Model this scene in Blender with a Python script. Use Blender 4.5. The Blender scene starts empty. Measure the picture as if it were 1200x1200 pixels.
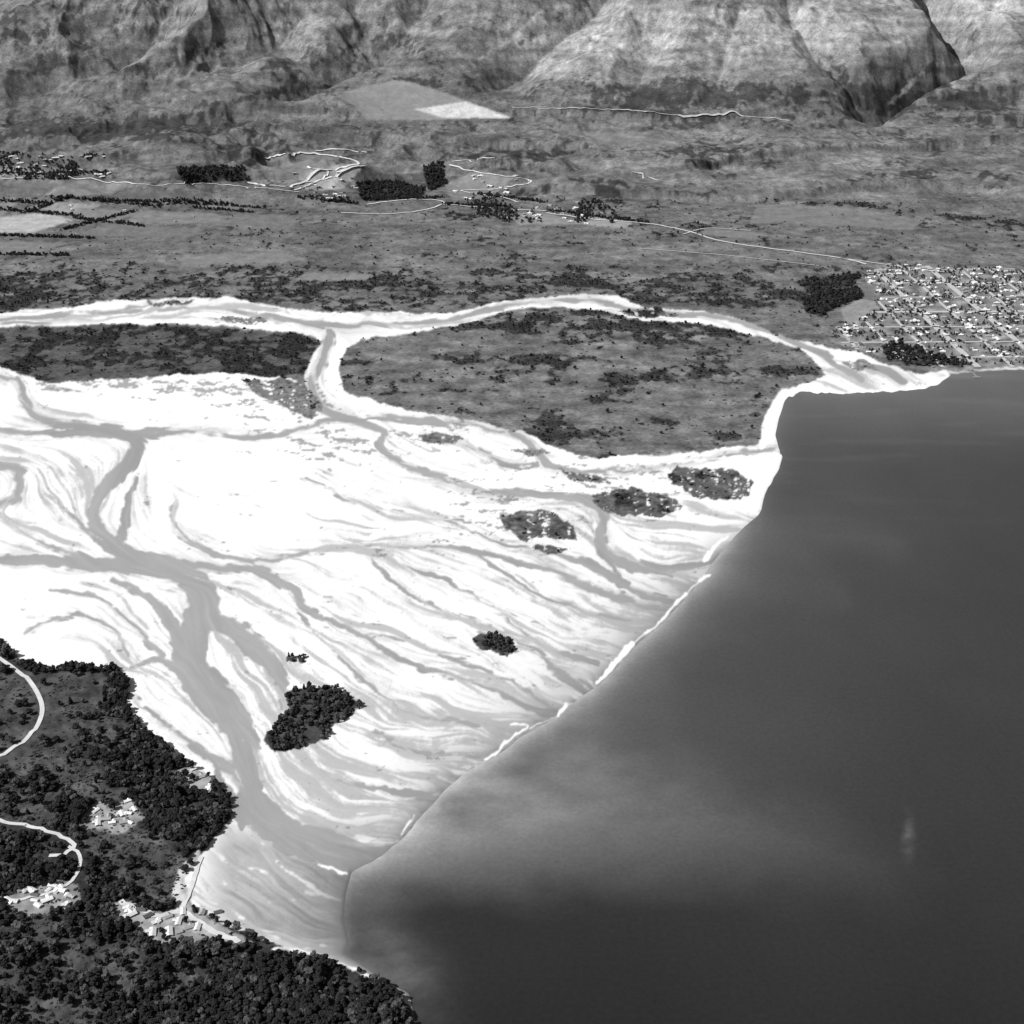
import bpy, math, random, time
import numpy as np
from mathutils import Vector
T0=time.time()
rng=np.random.default_rng(7); random.seed(7)
F=1648.5; TH=math.radians(24); C=math.cos(TH); S=math.sin(TH); CH=1500.0

# ------------------------------------------------------------------ helpers
_perm=rng.permutation(256); _perm=np.concatenate([_perm,_perm]).astype(np.int32)
_ga=rng.uniform(0,2*np.pi,256); _gx=np.cos(_ga).astype(np.float32); _gy=np.sin(_ga).astype(np.float32)
def perlin(x,y,seed=0):
    x=(np.asarray(x)+seed*17.31).astype(np.float32); y=(np.asarray(y)+seed*9.77).astype(np.float32)
    flx=np.floor(x); fly=np.floor(y); fx=x-flx; fy=y-fly
    ix=flx.astype(np.int32)&255; iy=fly.astype(np.int32)&255
    def g(ax,ay,dx,dy):
        k=_perm[_perm[ax&255]+(ay&255)]
        return _gx[k]*dx+_gy[k]*dy
    u=fx*fx*fx*(fx*(fx*6-15)+10); v=fy*fy*fy*(fy*(fy*6-15)+10)
    a=g(ix,iy,fx,fy); b=g(ix+1,iy,fx-1,fy); c=g(ix,iy+1,fx,fy-1); d=g(ix+1,iy+1,fx-1,fy-1)
    return ((a+(b-a)*u)*(1-v)+(c+(d-c)*u)*v)*np.float32(1.5)
def fbm(x,y,o=4,seed=0,gain=.5):
    r=0;a=1;f=1;n=0
    for i in range(o):
        r=r+a*perlin(x*f,y*f,seed+i*3); n+=a; a*=gain; f*=2.03
    return r/n
def ridged(x,y,o=4,seed=0,gain=.45):
    r=0;a=1;f=1;n=0
    for i in range(o):
        r=r+a*(1-np.abs(perlin(x*f,y*f,seed+i*5))*1.6); n+=a; a*=gain; f*=2.07
    return r/n
def ss(a,b,x):
    t=np.clip((x-a)/(b-a),0,1); return t*t*(3-2*t)
def lerp(a,b,t): return a+(b-a)*t
def sp(d,k): return k*np.logaddexp(0,d/k)
def project(x,y,z):
    dep=y*C+(CH-z)*S; up=y*S+(z-CH)*C
    dep=np.maximum(dep,1.0)
    return 600+F*x/dep, 600-F*up/dep
def flat(u,v):
    b=(600-v)/F; t=CH/(S-b*C); return (u-600)/F*t,(C+b*S)*t
def polydist(X,Y,pts,width=None):
    best=np.full(X.shape,1e9,np.float32)
    for i in range(len(pts)-1):
        x0,y0=[float(q) for q in pts[i][:2]]; x1,y1=[float(q) for q in pts[i+1][:2]]; dx=x1-x0; dy=y1-y0; L=dx*dx+dy*dy+1e-9
        t=np.clip(((X-x0)*dx+(Y-y0)*dy)/L,0,1)
        d=np.hypot(X-x0-t*dx,Y-y0-t*dy)
        if width is not None: d=d-(float(width[i])+float(width[i+1]-width[i])*t)
        np.minimum(best,d,out=best)
    return best
def smooth_line(pts,n=6):
    P=np.array(pts,float); Q=np.vstack([2*P[0]-P[1],P,2*P[-1]-P[-2]]); out=[]
    for i in range(1,len(Q)-2):
        for k in range(n):
            t=k/n
            out.append(.5*((2*Q[i])+(-Q[i-1]+Q[i+1])*t+(2*Q[i-1]-5*Q[i]+4*Q[i+1]-Q[i+2])*t*t+(-Q[i-1]+3*Q[i]-3*Q[i+1]+Q[i+2])*t**3))
    out.append(P[-1]); return np.array(out)
def blur(a,n):
    a=a.astype(np.float32)
    for _ in range(n):
        a=np.pad(a,1,mode='edge'); a=(a[:-2]+2*a[1:-1]+a[2:])*np.float32(.25); a=(a[:,:-2]+2*a[:,1:-1]+a[:,2:])*np.float32(.25)
    return a

# ------------------------------------------------------------------ heights
def toe(x): return 9000+300*perlin(x/1500,x*0+1.7,4)
def base_h(x,y):
    ya=7100+300*perlin(x/1600,y*0+3.3,2)
    return .06*sp(y-ya,150)+.42*sp(y-toe(x+0*y),130)
def march(u,v,hf):
    u=np.atleast_1d(np.asarray(u,float)); v=np.atleast_1d(np.asarray(v,float))
    a=(u-600)/F; b=(600-v)/F
    t=np.linspace(1500,15500,1200)[:,None]
    X=a*t; Y=(C+b*S)*t; Z=CH+(-S+b*C)*t
    below=Z<hf(X,Y); k=np.where(below.any(0),below.argmax(0),len(t)-1)
    idx=np.arange(len(u)); return X[k,idx],Y[k,idx]
def wline(pts):
    p=smooth_line(pts,4); x,y=march(p[:,0],p[:,1],base_h); return np.stack([x,y],1)
VAL=[(wline([(550,112),(590,75),(640,35),(690,-5),(730,-60)]),380,200),
     (wline([(1062,160),(1030,125),(1070,88),(1115,62),(1140,42),(1118,8),(1090,-40)]),260,270),
     (wline([(1040,140),(1000,100),(965,65),(935,20),(915,-30)]),220,95),
     (wline([(835,120),(850,60),(870,0),(880,-50)]),200,50),
     (wline([(740,130),(760,60),(775,0),(780,-40)]),200,42),
     (wline([(0,125),(70,80),(150,30),(200,-20)]),360,125),
     (wline([(130,118),(230,70),(320,20),(380,-30)]),330,95),
     (wline([(330,100),(400,60),(480,10),(510,-30)]),330,95)]
_fx,_fy=march([500],[118],base_h); FANX,FANY=float(_fx[0]),float(_fy[0])
def hfn(x,y):
    x=np.asarray(x,float); y=np.asarray(y,float)
    h=np.zeros(np.broadcast(x,y).shape)
    x=np.broadcast_to(x,h.shape); y=np.broadcast_to(y,h.shape)
    m=y>6300
    if not m.any(): return h
    X=x[m]; Y=y[m]
    b=base_h(X,Y); ym=toe(X)
    ramp=ss(-300,1200,Y-ym); foot=ss(6900,7900,Y)
    wx=X+160*perlin(X/600,Y/600,31)+30*perlin(X/170,Y/170,33); wy=Y+160*perlin(X/600,Y/600,37)+30*perlin(X/170,Y/170,35)
    left=ss(300,-900,X)
    rel=(ridged((wx-.5*wy)/1500,(wy+.3*wx)/1900,3,11)-.6)*(150+110*left)*ramp
    rel+=(ridged((wx-.25*wy)/520,(wy+.2*wx)/850,4,21,.42)-.6)*(52+22*left)*ramp
    rel+=fbm(wx/300,wy/300,4,27,.5)*24*ramp
    rel+=foot*(1-ramp*.7)*(fbm(wx/620,wy/520,3,41)*(34+50*left)+(ridged((wx+wy*.8)/620,(wy-wx*.5)/1200,4,43)-.55)*(50+36*left))
    rel+=foot*12*fbm(X/140,Y/170,3,47)
    for L,w,A in VAL:
        d=polydist(X,Y,L)+30*fbm(X/200,Y/200,2,57); rel-=A*ss(-100,500,Y-ym)*np.clip(1-d/w,0,1)**1.3
    rel+=38*ss(.0,.10,perlin(X/1500,Y/420,51))*ss(6900,7500,Y)*(1-ramp)
    fan=np.exp(-(((X-FANX)/620)**2+((Y-FANY)/560)**2)**2); rel=rel*(1-.9*fan)
    H=b+rel
    H=np.where(H>1500,1500+(H-1500)*.35,H)
    h[m]=np.maximum(H,0)*ss(6300,7000,Y)
    return h

# ------------------------------------------------------------------ survey raster (land-cover map)
U0,V0,RW,RH=-200,-30,1620,1370
uu,vv=np.meshgrid(np.arange(RW)+U0,np.arange(RH)+V0); uu=uu.astype(np.float32); vv=vv.astype(np.float32)
def samp(R,u,v):
    x=np.clip(u-U0,0,RW-1.01); y=np.clip(v-V0,0,RH-1.01)
    i=x.astype(np.int32); j=y.astype(np.int32); fx=(x-i); fy=(y-j)
    return (R[j,i]*(1-fx)+R[j,i+1]*fx)*(1-fy)+(R[j+1,i]*(1-fx)+R[j+1,i+1]*fx)*fy
def inpoly(X,Y,pts):
    r=np.zeros(X.shape,bool)
    p=np.array(pts,float); n=len(p)
    ya,yb=p[:,1].min()-22,p[:,1].max()+22
    j0=int(max(0,ya-V0)); j1=int(max(0,min(RH,yb-V0)))
    xa,xb=p[:,0].min()-30,p[:,0].max()+30; i0=int(max(0,xa-U0)); i1=int(max(0,min(RW,xb-U0)))
    Xs=X[j0:j1,i0:i1]; Ys=Y[j0:j1,i0:i1]; rr=r[j0:j1,i0:i1]
    for i in range(n):
        x0,y0=[float(q) for q in p[i]]; x1,y1=[float(q) for q in p[(i+1)%n]]
        if y0==y1: continue
        c=((Ys<y0)!=(Ys<y1))
        rr^=c&(Xs<(x1-x0)*(Ys-y0)/(y1-y0)+x0)
    return r
psc=np.clip((vv+60)/1000,.25,1.2)
e1=fbm(uu/45,vv/(45*psc),4,61); e2=fbm(uu/9,vv/(9*psc),3,63); e3=fbm(uu/45,vv/(45*psc),4,67); e4=fbm(uu/9,vv/(9*psc),3,69)
wU=uu+(e1*18+e2*8)*psc
wV=vv+(e3*13+e4*6)*psc*.8
sU=uu+(e1*8+e2*3)*psc*.5; sV=vv+(e3*6+e4*2)*psc*.4

DELTA=[(-260,425),(0,430),(20,438),(60,450),(120,446),(200,440),(290,438),(340,445),(362,455),(358,440),(365,420),(380,402),(370,394),(300,384),(200,378),(100,380),(0,383),(-260,388),(-260,374),(0,368),(100,356),(200,348),(270,349),(330,361),(380,367),(430,366),(520,369),(560,358),(620,350),(680,344),(725,348),(760,361),(830,366),(870,374),(900,389),(950,402),(1000,413),(1040,428),(1075,437),(1110,436),(1130,470),(1000,700),(600,1100),(487,1200),
 (483,1180),(455,1158),(400,1130),(340,1112),(300,1100),(262,1085),(225,1060),(215,1030),(235,1005),(250,985),(272,960),(270,935),(255,915),(205,885),(165,855),(150,830),(150,800),(140,783),(60,783),(20,775),(0,750),(-260,690)]
MID=[(932,454),(968,440),(955,422),(935,406),(880,392),(830,380),(760,375),(700,364),(650,358),(600,363),(530,382),(480,390),(425,398),(408,408),(397,430),(405,458),(440,472),(500,483),(560,495),(610,507),(645,525),(700,537),(760,533),(830,526),(893,520),(890,500),(896,480),(910,463)]
SHORE=[(1500,424),(1300,428),(1200,432),(1150,434),(1110,440),(1095,450),(1060,456),(1000,460),(955,459),(932,457),(920,468),(912,490),(908,510),(914,530),(908,552),(897,575),(892,597),(888,604),(870,618),(850,640),(838,655),(825,675),(800,706),(770,735),(745,758),(720,785),(700,803),(665,830),(640,846),(612,862),(590,880),(570,893),(545,905),(522,925),(505,945),(488,963),(470,985),(440,1008),(412,1022),(404,1050),(402,1080),(408,1105),(402,1118),(430,1136),(455,1152),(480,1165),(487,1200),(500,1260),(520,1400)]
NEAR=[(-260,690),(0,750),(20,775),(60,783),(140,783),(150,800),(150,830),(165,855),(205,885),(255,915),(270,935),(272,960),(250,985),(235,1005),(215,1030),(225,1060),(262,1085),(300,1100),(340,1112),(400,1130),(455,1158),(483,1180),(487,1200),(500,1260),(520,1400),(-260,1400)]
lake=inpoly(sU,sV,SHORE+[(1500,1400)]).astype(np.float32)
dsh=polydist(uu,vv,SHORE)+(e1*10+e2*3)*psc*.6; dsh=np.maximum(dsh,0)
sand=inpoly(wU,wV,DELTA)&~inpoly(wU,wV,MID)
near=inpoly(sU,sV,NEAR); sand|=(inpoly(uu,vv,DELTA)&(vv>780)); sand&=~near

CHN=[
 ([(-200,650),(0,656),(60,657),(130,663),(190,668),(228,682),(238,705),(228,740),(222,775),(240,805),(268,835),(284,870),(290,915),(300,948),(330,975),(380,992),(430,1000),(500,992)],[5,6,7,8,10,16,19,18,18,23,21,16,16,18,21,20,18,16]),
 ([(-200,425),(0,440),(28,468),(50,492),(100,500),(150,510),(161,525),(142,550),(120,575),(110,600),(118,622),(150,648),(195,668)],[4,4,5,5,5,7,8,8,8,8,7,9,12]),
 ([(-200,498),(0,506),(60,507),(150,509),(220,505),(300,513),(350,502),(400,490)],[3,3,3,4,2.5,2.5,2.5,2.5]),
 ([(-200,520),(0,545),(22,558),(20,578),(0,590),(-200,610)],[5,5,6,6,5,5]),
 ([(0,600),(30,625),(70,645),(120,660)],[2,2,3,4]),
 ([(160,560),(150,600),(140,640),(160,655)],[3,4,6,7]),
 ([(388,392),(376,425),(366,450),(378,478),(410,492),(450,505),(446,525),(475,545),(520,562),(570,577),(640,581),(690,587),(708,606),(703,638),(722,655),(770,668),(850,662)],[6,6,6,6,5,4,3.5,3,3,3,3.5,5,6,6.5,6,5,6]),
 ([(205,588),(202,610),(222,633),(262,652),(320,655),(400,641),(500,640),(580,651),(640,667),(700,692),(760,712),(800,712)],[1.5,2,3,3,3,2.5,2.5,3,3,3.5,4,6]),
 ([(150,650),(240,664),(300,668),(340,690),(362,716),(420,742),(470,772),(530,792),(590,812),(640,838)],[8,5.5,5,5,4,2.5,2,2,3,4]),
 ([(430,488),(500,492),(560,499),(612,514),(630,532),(650,548),(700,553),(780,546),(850,533),(910,526)],[2,3,3,4,5,3.5,2.5,2,2,2]),
 ([(630,545),(590,542),(550,525),(500,510)],[2,1.5,1.5,1.5]),
 ([(-200,378),(0,374),(150,366),(250,360),(320,372),(390,382),(440,380),(520,377),(600,356),(690,352),(760,367),(850,373),(930,400),(975,424),(1010,446)],[1.5,1.5,2,2.5,3.5,4,2.5,2.5,2,2.5,2.5,2.5,2.5,4,6]),
 ([(-200,372),(0,379),(80,374),(160,360),(220,352)],[1,1,1.5,1.5,1]),
 ([(980,428),(1030,432),(1060,447)],[1.5,3,5]),
 ([(240,720),(275,740),(310,770),(330,800),(330,830)],[7,12,12,7,3]),
 ([(130,680),(175,700),(200,730),(215,760)],[3,4,7,9]),
 ([(150,785),(185,775),(215,785)],[2,3,6]),
 ([(560,740),(620,757),(660,790),(690,805)],[1.5,2,4,7]),
 ([(440,860),(500,885),(560,888)],[2,3,4]),
 ([(420,640),(470,690),(530,720),(600,745)],[1,1.5,1.5,1.5]),
 ([(640,600),(690,630),(740,690),(790,705)],[1,1.5,2,4]),
 ([(160,820),(195,850),(235,880),(280,905)],[2,3,5,7]),
 ([(250,890),(265,930),(285,960)],[3,4,6]),
 ([(350,720),(420,790),(470,830),(560,850),(610,852)],[1,1.5,1.5,2,4]),
 ([(360,560),(420,590),(520,610),(600,640),(680,655),(740,690)],[.8,1,1,1,1.5,2]),
 ([(60,580),(100,620),(140,655)],[1.5,2,3]),
 ([(60,690),(110,700),(160,735),(190,770)],[1,1.5,2,4]),
 ([(30,740),(80,720),(130,735),(150,770)],[1,1.5,1.5,2]),
 ([(420,742),(470,750),(540,775),(600,800),(650,830)],[1,1.2,1.2,2,3]),
 ([(560,650),(620,690),(680,715),(740,730)],[1,1.2,1.5,3]),
 ([(330,840),(370,900),(440,925),(510,935)],[1,1.5,2,4]),
 ([(460,660),(520,680),(590,720),(640,760),(700,775)],[.8,1,1.2,1.5,3]),
]
GUIDE=[c[0] for c in CHN]+[
 [(300,500),(600,560),(850,620)],[(200,560),(450,600),(650,650),(800,690)],[(250,620),(400,680),(600,760),(690,790)],
 [(300,700),(450,770),(600,840)],[(330,800),(450,860),(600,870)],[(340,880),(420,930),(520,940)],[(150,680),(200,780),(260,850)],
 [(0,480),(150,480),(350,470)],[(0,600),(60,620),(140,660)],[(0,700),(80,710),(180,760),(230,830)],[(280,960),(330,1030),(400,1080)],
 [(550,368),(700,352),(900,395),(1060,440)],[(720,600),(800,600),(880,605)],[(230,1060),(300,1090),(400,1115)],[(340,990),(370,1020),(400,1030)]]
gs=12; gu,gv=np.meshgrid(np.arange(0,RW,gs)+U0,np.arange(0,RH,gs)+V0)
fu=np.zeros(gu.shape);fv=np.zeros(gu.shape)
for g in GUIDE:
    p=smooth_line(g,4)
    for i in range(len(p)-1):
        d=p[i+1]-p[i]; L=np.hypot(*d); m=(p[i]+p[i+1])/2
        w=L/(((gu-m[0])**2+(2*(gv-m[1]))**2)+150)**1.5
        fu+=w*d[0]/L; fv+=w*d[1]/L
ln=np.hypot(fu,fv)+1e-9; fu/=ln; fv/=ln
gi=(uu-U0)/gs; gj=(vv-V0)/gs
def csamp(R,x,y):
    x=np.clip(x,0,R.shape[1]-1.01); y=np.clip(y,0,R.shape[0]-1.01); i=x.astype(np.int32); j=y.astype(np.int32); fx=x-i; fy=y-j
    return (R[j,i]*(1-fx)+R[j,i+1]*fx)*(1-fy)+(R[j+1,i]*(1-fx)+R[j+1,i+1]*fx)*fy
a0,a1=335,1160 ; r0,r1=a0-V0,a1-V0; c1=1120-U0
FU=csamp(fu,gi[r0:r1,:c1],gj[r0:r1,:c1]).astype(np.float32); FV=csamp(fv,gi[r0:r1,:c1],gj[r0:r1,:c1]).astype(np.float32)
ang=.8*fbm(uu[r0:r1,:c1]/45,vv[r0:r1,:c1]/30,3,71); ca,sa=np.cos(ang),np.sin(ang)
FU,FV=FU*ca-FV*sa,(FU*sa+FV*ca)
def lic(N,steps):
    hh,ww=N.shape; acc=N.copy()
    for sgn in (1,-1):
        px,py=np.meshgrid(np.arange(ww,dtype=np.float32),np.arange(hh,dtype=np.float32))
        for k in range(steps):
            i=np.clip(px,0,ww-1).astype(np.int32); j=np.clip(py,0,hh-1).astype(np.int32)
            px=px+sgn*FU[j,i]*1.6; py=py+sgn*FV[j,i]*1.6
            i=np.clip(px,0,ww-1).astype(np.int32); j=np.clip(py,0,hh-1).astype(np.int32)
            acc+=N[j,i]
    acc-=acc.mean(); return acc/acc.std()
sh=FU.shape
n1=blur(rng.standard_normal(sh).astype(np.float32),1); n2=blur(rng.standard_normal(sh).astype(np.float32),6); n3=blur(rng.standard_normal(sh).astype(np.float32),30)
L1=lic(n1,14); L2=lic(n2,32); L3=lic(n3,46)
def full(a,fill=0):
    r=np.full((RH,RW),fill,np.float32); r[r0:r1,:c1]=a; return r
L1=full(L1);L2=full(L2);L3=full(L3)
print('lic',time.time()-T0)
wet=np.zeros((RH,RW),np.float32); DC=np.full((RH,RW),99,np.float32)
mU=uu+fbm(uu/24,vv/17,3,81)*9*psc; mV=vv+fbm(uu/24,vv/17,3,83)*8*psc
for pts,w in CHN:
    q=smooth_line([(p[0],p[1],ww) for p,ww in zip(pts,w)],4)
    x0,x1=q[:,0].min()-80,q[:,0].max()+80; y0,y1=q[:,1].min()-60,q[:,1].max()+60
    i0,i1=int(max(0,x0-U0)),int(min(RW,x1-U0)); j0,j1=int(max(0,y0-V0)),int(min(RH,y1-V0))
    d=polydist(mU[j0:j1,i0:i1],mV[j0:j1,i0:i1],q,q[:,2])
    s_=DC[j0:j1,i0:i1]; np.minimum(s_,d,out=s_)
    d=d+L2[j0:j1,i0:i1]*1.6+L1[j0:j1,i0:i1]*.5+L3[j0:j1,i0:i1]*.6
    sub=wet[j0:j1,i0:i1]; np.maximum(sub,ss(1.4,-1.3,d),out=sub)
river=wet.copy()
reg=np.full((RH,RW),.12,np.float32)
def blob(R,cu,cv,ru,rv,a): R+=a*np.exp(-((uu-cu)/ru)**2-((vv-cv)/rv)**2)
shn=np.exp(-(dsh/125)**1.4)*ss(560,640,vv)
reg+=shn*.66
for b_ in [(260,780,110,110,.42),(600,700,170,90,.22),(420,930,120,60,.5),(330,1050,110,60,.35),(60,560,120,60,.24),(120,620,60,80,.25),(480,560,120,50,.2),(780,640,110,60,.35),(60,370,500,14,.2),(700,360,330,14,.2),(1000,435,60,20,.4),(300,560,80,50,-.12),(150,460,140,20,-.1),(430,700,80,50,.12),(90,740,80,30,.15),(450,840,90,40,.2)]: blob(reg,*b_)
reg+=.20*np.exp(-np.maximum(DC,0)/16); reg+=.30*fbm(uu/100,vv/55,3,87); reg=np.clip(reg,0,1)
st=(L2*.75+L3*.55+L1*.3)
thr=lerp(2.2,-.5,np.clip(reg,0,1)**.9)
str_=ss(thr-.2,thr+.95,st)
soft=ss(-.8,2.2,L2*.5+L3*.3+L1*.8)
sandalb=lerp(.87,.60,soft*np.clip(reg*1.7,0,1))
halo=np.exp(-np.maximum(DC,0)/7)*ss(-.5,.9,L2*.6+L1*.4+e1*1.6)
sandalb=lerp(sandalb,.56,halo*.75)
sandalb=lerp(sandalb,.41,str_*.8)
inner=.335+.02*np.clip(L3,-2,2)+.014*np.clip(L1,-2,2)
inner=np.where(L2+L1*.3>2.0,.5,inner)
sandalb=lerp(sandalb,inner,wet*.96)
edge=np.exp(-dsh/20)*ss(590,660,vv)
bar=ss(.7,1.6,L2*.7+L1*.4-L3*.3)
sandalb=lerp(sandalb,.27+.035*L2.clip(-1,2)+.20*bar,np.clip(edge*.9+np.exp(-dsh/70)*.34*ss(620,700,vv),0,1))
t_=ss(950,995,vv)*ss(215,280,uu)
flats=lerp(.40,.29,ss(280,400,uu))+.045*np.clip(L2,-1.5,1.5)+.035*L1.clip(-1.5,1.5)+.32*ss(.75,1.25,fbm(uu/36,vv/15,3,89)*1.7+L2*.3)
flats=lerp(flats,.15,np.exp(-dsh/34)*ss(1000,1040,vv))
dnr=polydist(uu,vv,[p for p in NEAR if p[1]>980 and 200<p[0]<484])
flats=lerp(flats,.75,np.exp(-dnr/5)*.6)
sandalb=lerp(sandalb,flats,t_*(1-wet*.8))
sandalb=np.clip(sandalb,.1,.88)

alb=np.full((RH,RW),.145,np.float32); veg=np.ones((RH,RW),np.float32); scr=np.full((RH,RW),.25,np.float32)
forest=np.zeros((RH,RW),np.float32); low=np.zeros((RH,RW),np.float32)
band=ss(300,335,vv)*ss(372,350,vv)
scr+=band*.32
hn_=fbm(uu/110,vv/26,4,92)
scr[(vv<300)]=.23; scr+=np.where(vv<300,.34*hn_,0)
alb*=1+.75*fbm(uu/90,vv/11,4,91)
def poly(pts,a=None,s=None,f=None,U=wU,V=wV,g=None):
    m=inpoly(U,V,pts)
    if a is not None: alb[m]=a
    if s is not None: scr[m]=s
    if f is not None: forest[m]=f
    if g is not None: veg[m]=g
    return m
lU=uu+(wU-uu)*.25; lV=vv+(wV-vv)*.25
hs=np.zeros((RH,RW),np.float32)
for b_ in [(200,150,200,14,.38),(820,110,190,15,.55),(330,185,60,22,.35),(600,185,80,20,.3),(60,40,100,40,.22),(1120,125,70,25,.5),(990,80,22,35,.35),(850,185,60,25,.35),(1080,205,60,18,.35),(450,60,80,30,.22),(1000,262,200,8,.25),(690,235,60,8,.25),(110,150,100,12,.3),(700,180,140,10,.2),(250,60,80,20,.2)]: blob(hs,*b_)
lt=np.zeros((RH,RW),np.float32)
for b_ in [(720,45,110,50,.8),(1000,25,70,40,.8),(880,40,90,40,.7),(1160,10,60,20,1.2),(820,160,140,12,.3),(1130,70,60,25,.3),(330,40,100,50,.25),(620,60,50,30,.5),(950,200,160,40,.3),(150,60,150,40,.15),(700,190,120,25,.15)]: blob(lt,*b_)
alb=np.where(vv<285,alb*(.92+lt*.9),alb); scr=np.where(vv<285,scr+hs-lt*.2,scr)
for p,w_,a_ in [([(90,166),(200,142),(290,114),(390,104)],6,.35),([(0,112),(60,74),(130,42),(160,0)],5,.3),([(545,95),(600,62),(650,28),(690,0)],7,.3),([(700,128),(800,136),(900,138),(1010,125)],6,.3),([(600,160),(700,170),(800,160),(900,168)],4,.25),([(0,160),(80,150),(180,160),(300,180)],4,.3),([(900,190),(1000,210),(1120,200),(1250,215)],4,.25),([(1060,165),(1030,125),(1075,88),(1130,60)],7,.35),([(600,225),(700,210),(850,232),(1000,240),(1200,262)],4,.25),([(120,120),(220,70),(300,30)],5,.25),([(330,100),(400,60),(470,10)],5,.25)]:
    d=polydist(uu+e1*22,vv+e3*10,p); scr+=a_*np.exp(-(d/w_)**2)
for p,w_ in [([(853,0),(846,20),(832,48)],2.4),([(862,-5),(850,30)],1.3),([(757,14),(752,50),(742,80)],1.3),([(1098,84),(1110,94),(1128,104)],1.2),([(1082,84),(1062,104),(1042,122)],1.6),([(700,30),(690,60)],1.2),([(560,70),(610,40)],1.2),([(640,10),(600,44)],1.2),([(905,10),(915,40)],1.0)]:
    d=polydist(uu+e2*9,vv+e4*7,p)-w_*(1+e1); q_=ss(1.2,-1,d); alb=lerp(alb,.42,q_*.8); scr=scr*(1-q_)
scr=np.clip(scr,0,1)
poly([(-260,388),(0,384),(200,380),(300,387),(378,398),(360,440),(200,441),(60,449),(0,430),(-260,425)],.085,.55)
m=inpoly(wU,wV,MID); alb[m]=(.15*(1+.85*fbm(uu/80,vv/9,4,93)))[m]; scr[m]=(.25+.38*ss(.0,.4,fbm(uu/120,vv/18,3,95))+.28*ss(395,372,vv-(uu-430)*.02))[m]
m2=m&(uu>640+30*np.sin(vv/14))&(vv>372); scr[m2]+=.06
def field(pts,a,soft_=False): poly(pts,a,.03,0,*( (wU,wV) if soft_ else (lU,lV)),.5)
for pts,a in [([(-60,262),(40,250),(90,256),(40,273),(-40,272)],.40),([(60,236),(120,240),(85,250),(25,246)],.27),([(95,243),(165,248),(130,262),(75,256)],.20),
  ([(0,215),(60,212),(40,232),(-20,230)],.13),([(70,212),(150,212),(130,228),(55,230)],.19),([(160,246),(250,250),(270,262),(150,262)],.19),([(120,262),(240,268),(220,278),(90,276)],.16),([(-100,232),(20,238),(0,256),(-100,258)],.2),
  ([(150,224),(220,226),(210,238),(130,236)],.11),([(590,250),(640,250),(690,262),(610,264)],.24),([(680,252),(745,256),(735,268),(675,262)],.3),([(985,362),(1010,350),(1030,355),(1015,372),(990,378)],.26),([(1000,335),(1030,330),(1045,345),(1010,352)],.16),
  ([(-100,280),(60,284),(40,298),(-100,296)],.19),([(240,230),(300,234),(290,246),(225,242)],.18),([(280,250),(350,254),(340,268),(265,264)],.16),([(0,196),(70,196),(60,208),(-20,208)],.2)]:
    field(pts,a)
for pts,a in [([(360,320),(440,322),(430,330),(350,328)],.21),([(520,215),(560,200),(600,210),(575,232),(530,235)],.2),([(300,190),(350,178),(400,185),(380,205),(310,208)],.17),([(350,205),(400,192),(425,195),(400,222),(355,222)],.28),
  ([(890,240),(980,242),(1080,258),(1070,270),(880,260)],.18),([(830,268),(900,272),(880,280),(820,276)],.19),([(650,150),(760,160),(800,172),(700,170)],.18),([(200,300),(330,296),(360,306),(220,312)],.2)]: field(pts,a,True)
gr=np.clip((uu-395)/200,0,1)
mC=inpoly(lU,lV,[(395,112),(430,100),(470,93),(500,102),(545,118),(598,137),(500,141),(430,139),(412,122)]); alb[mC]=(.21+.08*gr+.05*e1)[mC]; scr[mC]=.02; veg[mC]=.3
field([(485,128),(515,124),(545,119),(598,138),(520,138)],.6)
TOWN=[(1010,322),(1040,310),(1200,316),(1420,330),(1420,428),(1200,430),(1115,434),(1040,420),(985,405),(972,385),(1012,372),(1030,350)]
mt=inpoly(sU,sV,TOWN); alb[mt]=(.2*(1+1.2*fbm(uu/13,vv/5,3,97)))[mt]; scr[mt]=0; veg[mt]=.6; mtf=mt.astype(np.float32)
poly([(940,352),(960,343),(1005,338),(1012,348),(985,358),(965,370),(945,366)],.03,.0,1.0)
poly([(1035,405),(1060,400),(1090,415),(1130,425),(1130,432),(1040,424)],.07,.0,.5)
poly([(205,196),(285,196),(292,212),(215,214)],.03,0,.9)
poly([(415,215),(470,212),(500,222),(490,232),(425,234)],.03,0,.9)
poly([(495,195),(520,190),(525,215),(505,225)],.03,0,.8)
poly([(930,330),(1010,320),(1000,335),(950,345)],.04,0,.4)
m=inpoly(uu,vv,[(-60,178),(130,182),(130,212),(-60,212)]); forest[m]=np.maximum(forest,.5*ss(.0,.3,e1+.1))[m]
m=inpoly(uu,vv,[(560,225),(700,235),(760,262),(600,262),(520,245)]); forest[m]=np.maximum(forest,.4*ss(.0,.3,e1+.05))[m]
sv=sand&(lake<.5)
alb[sand]=sandalb[sand]; scr[sand]=0; veg[sand]=0
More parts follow.
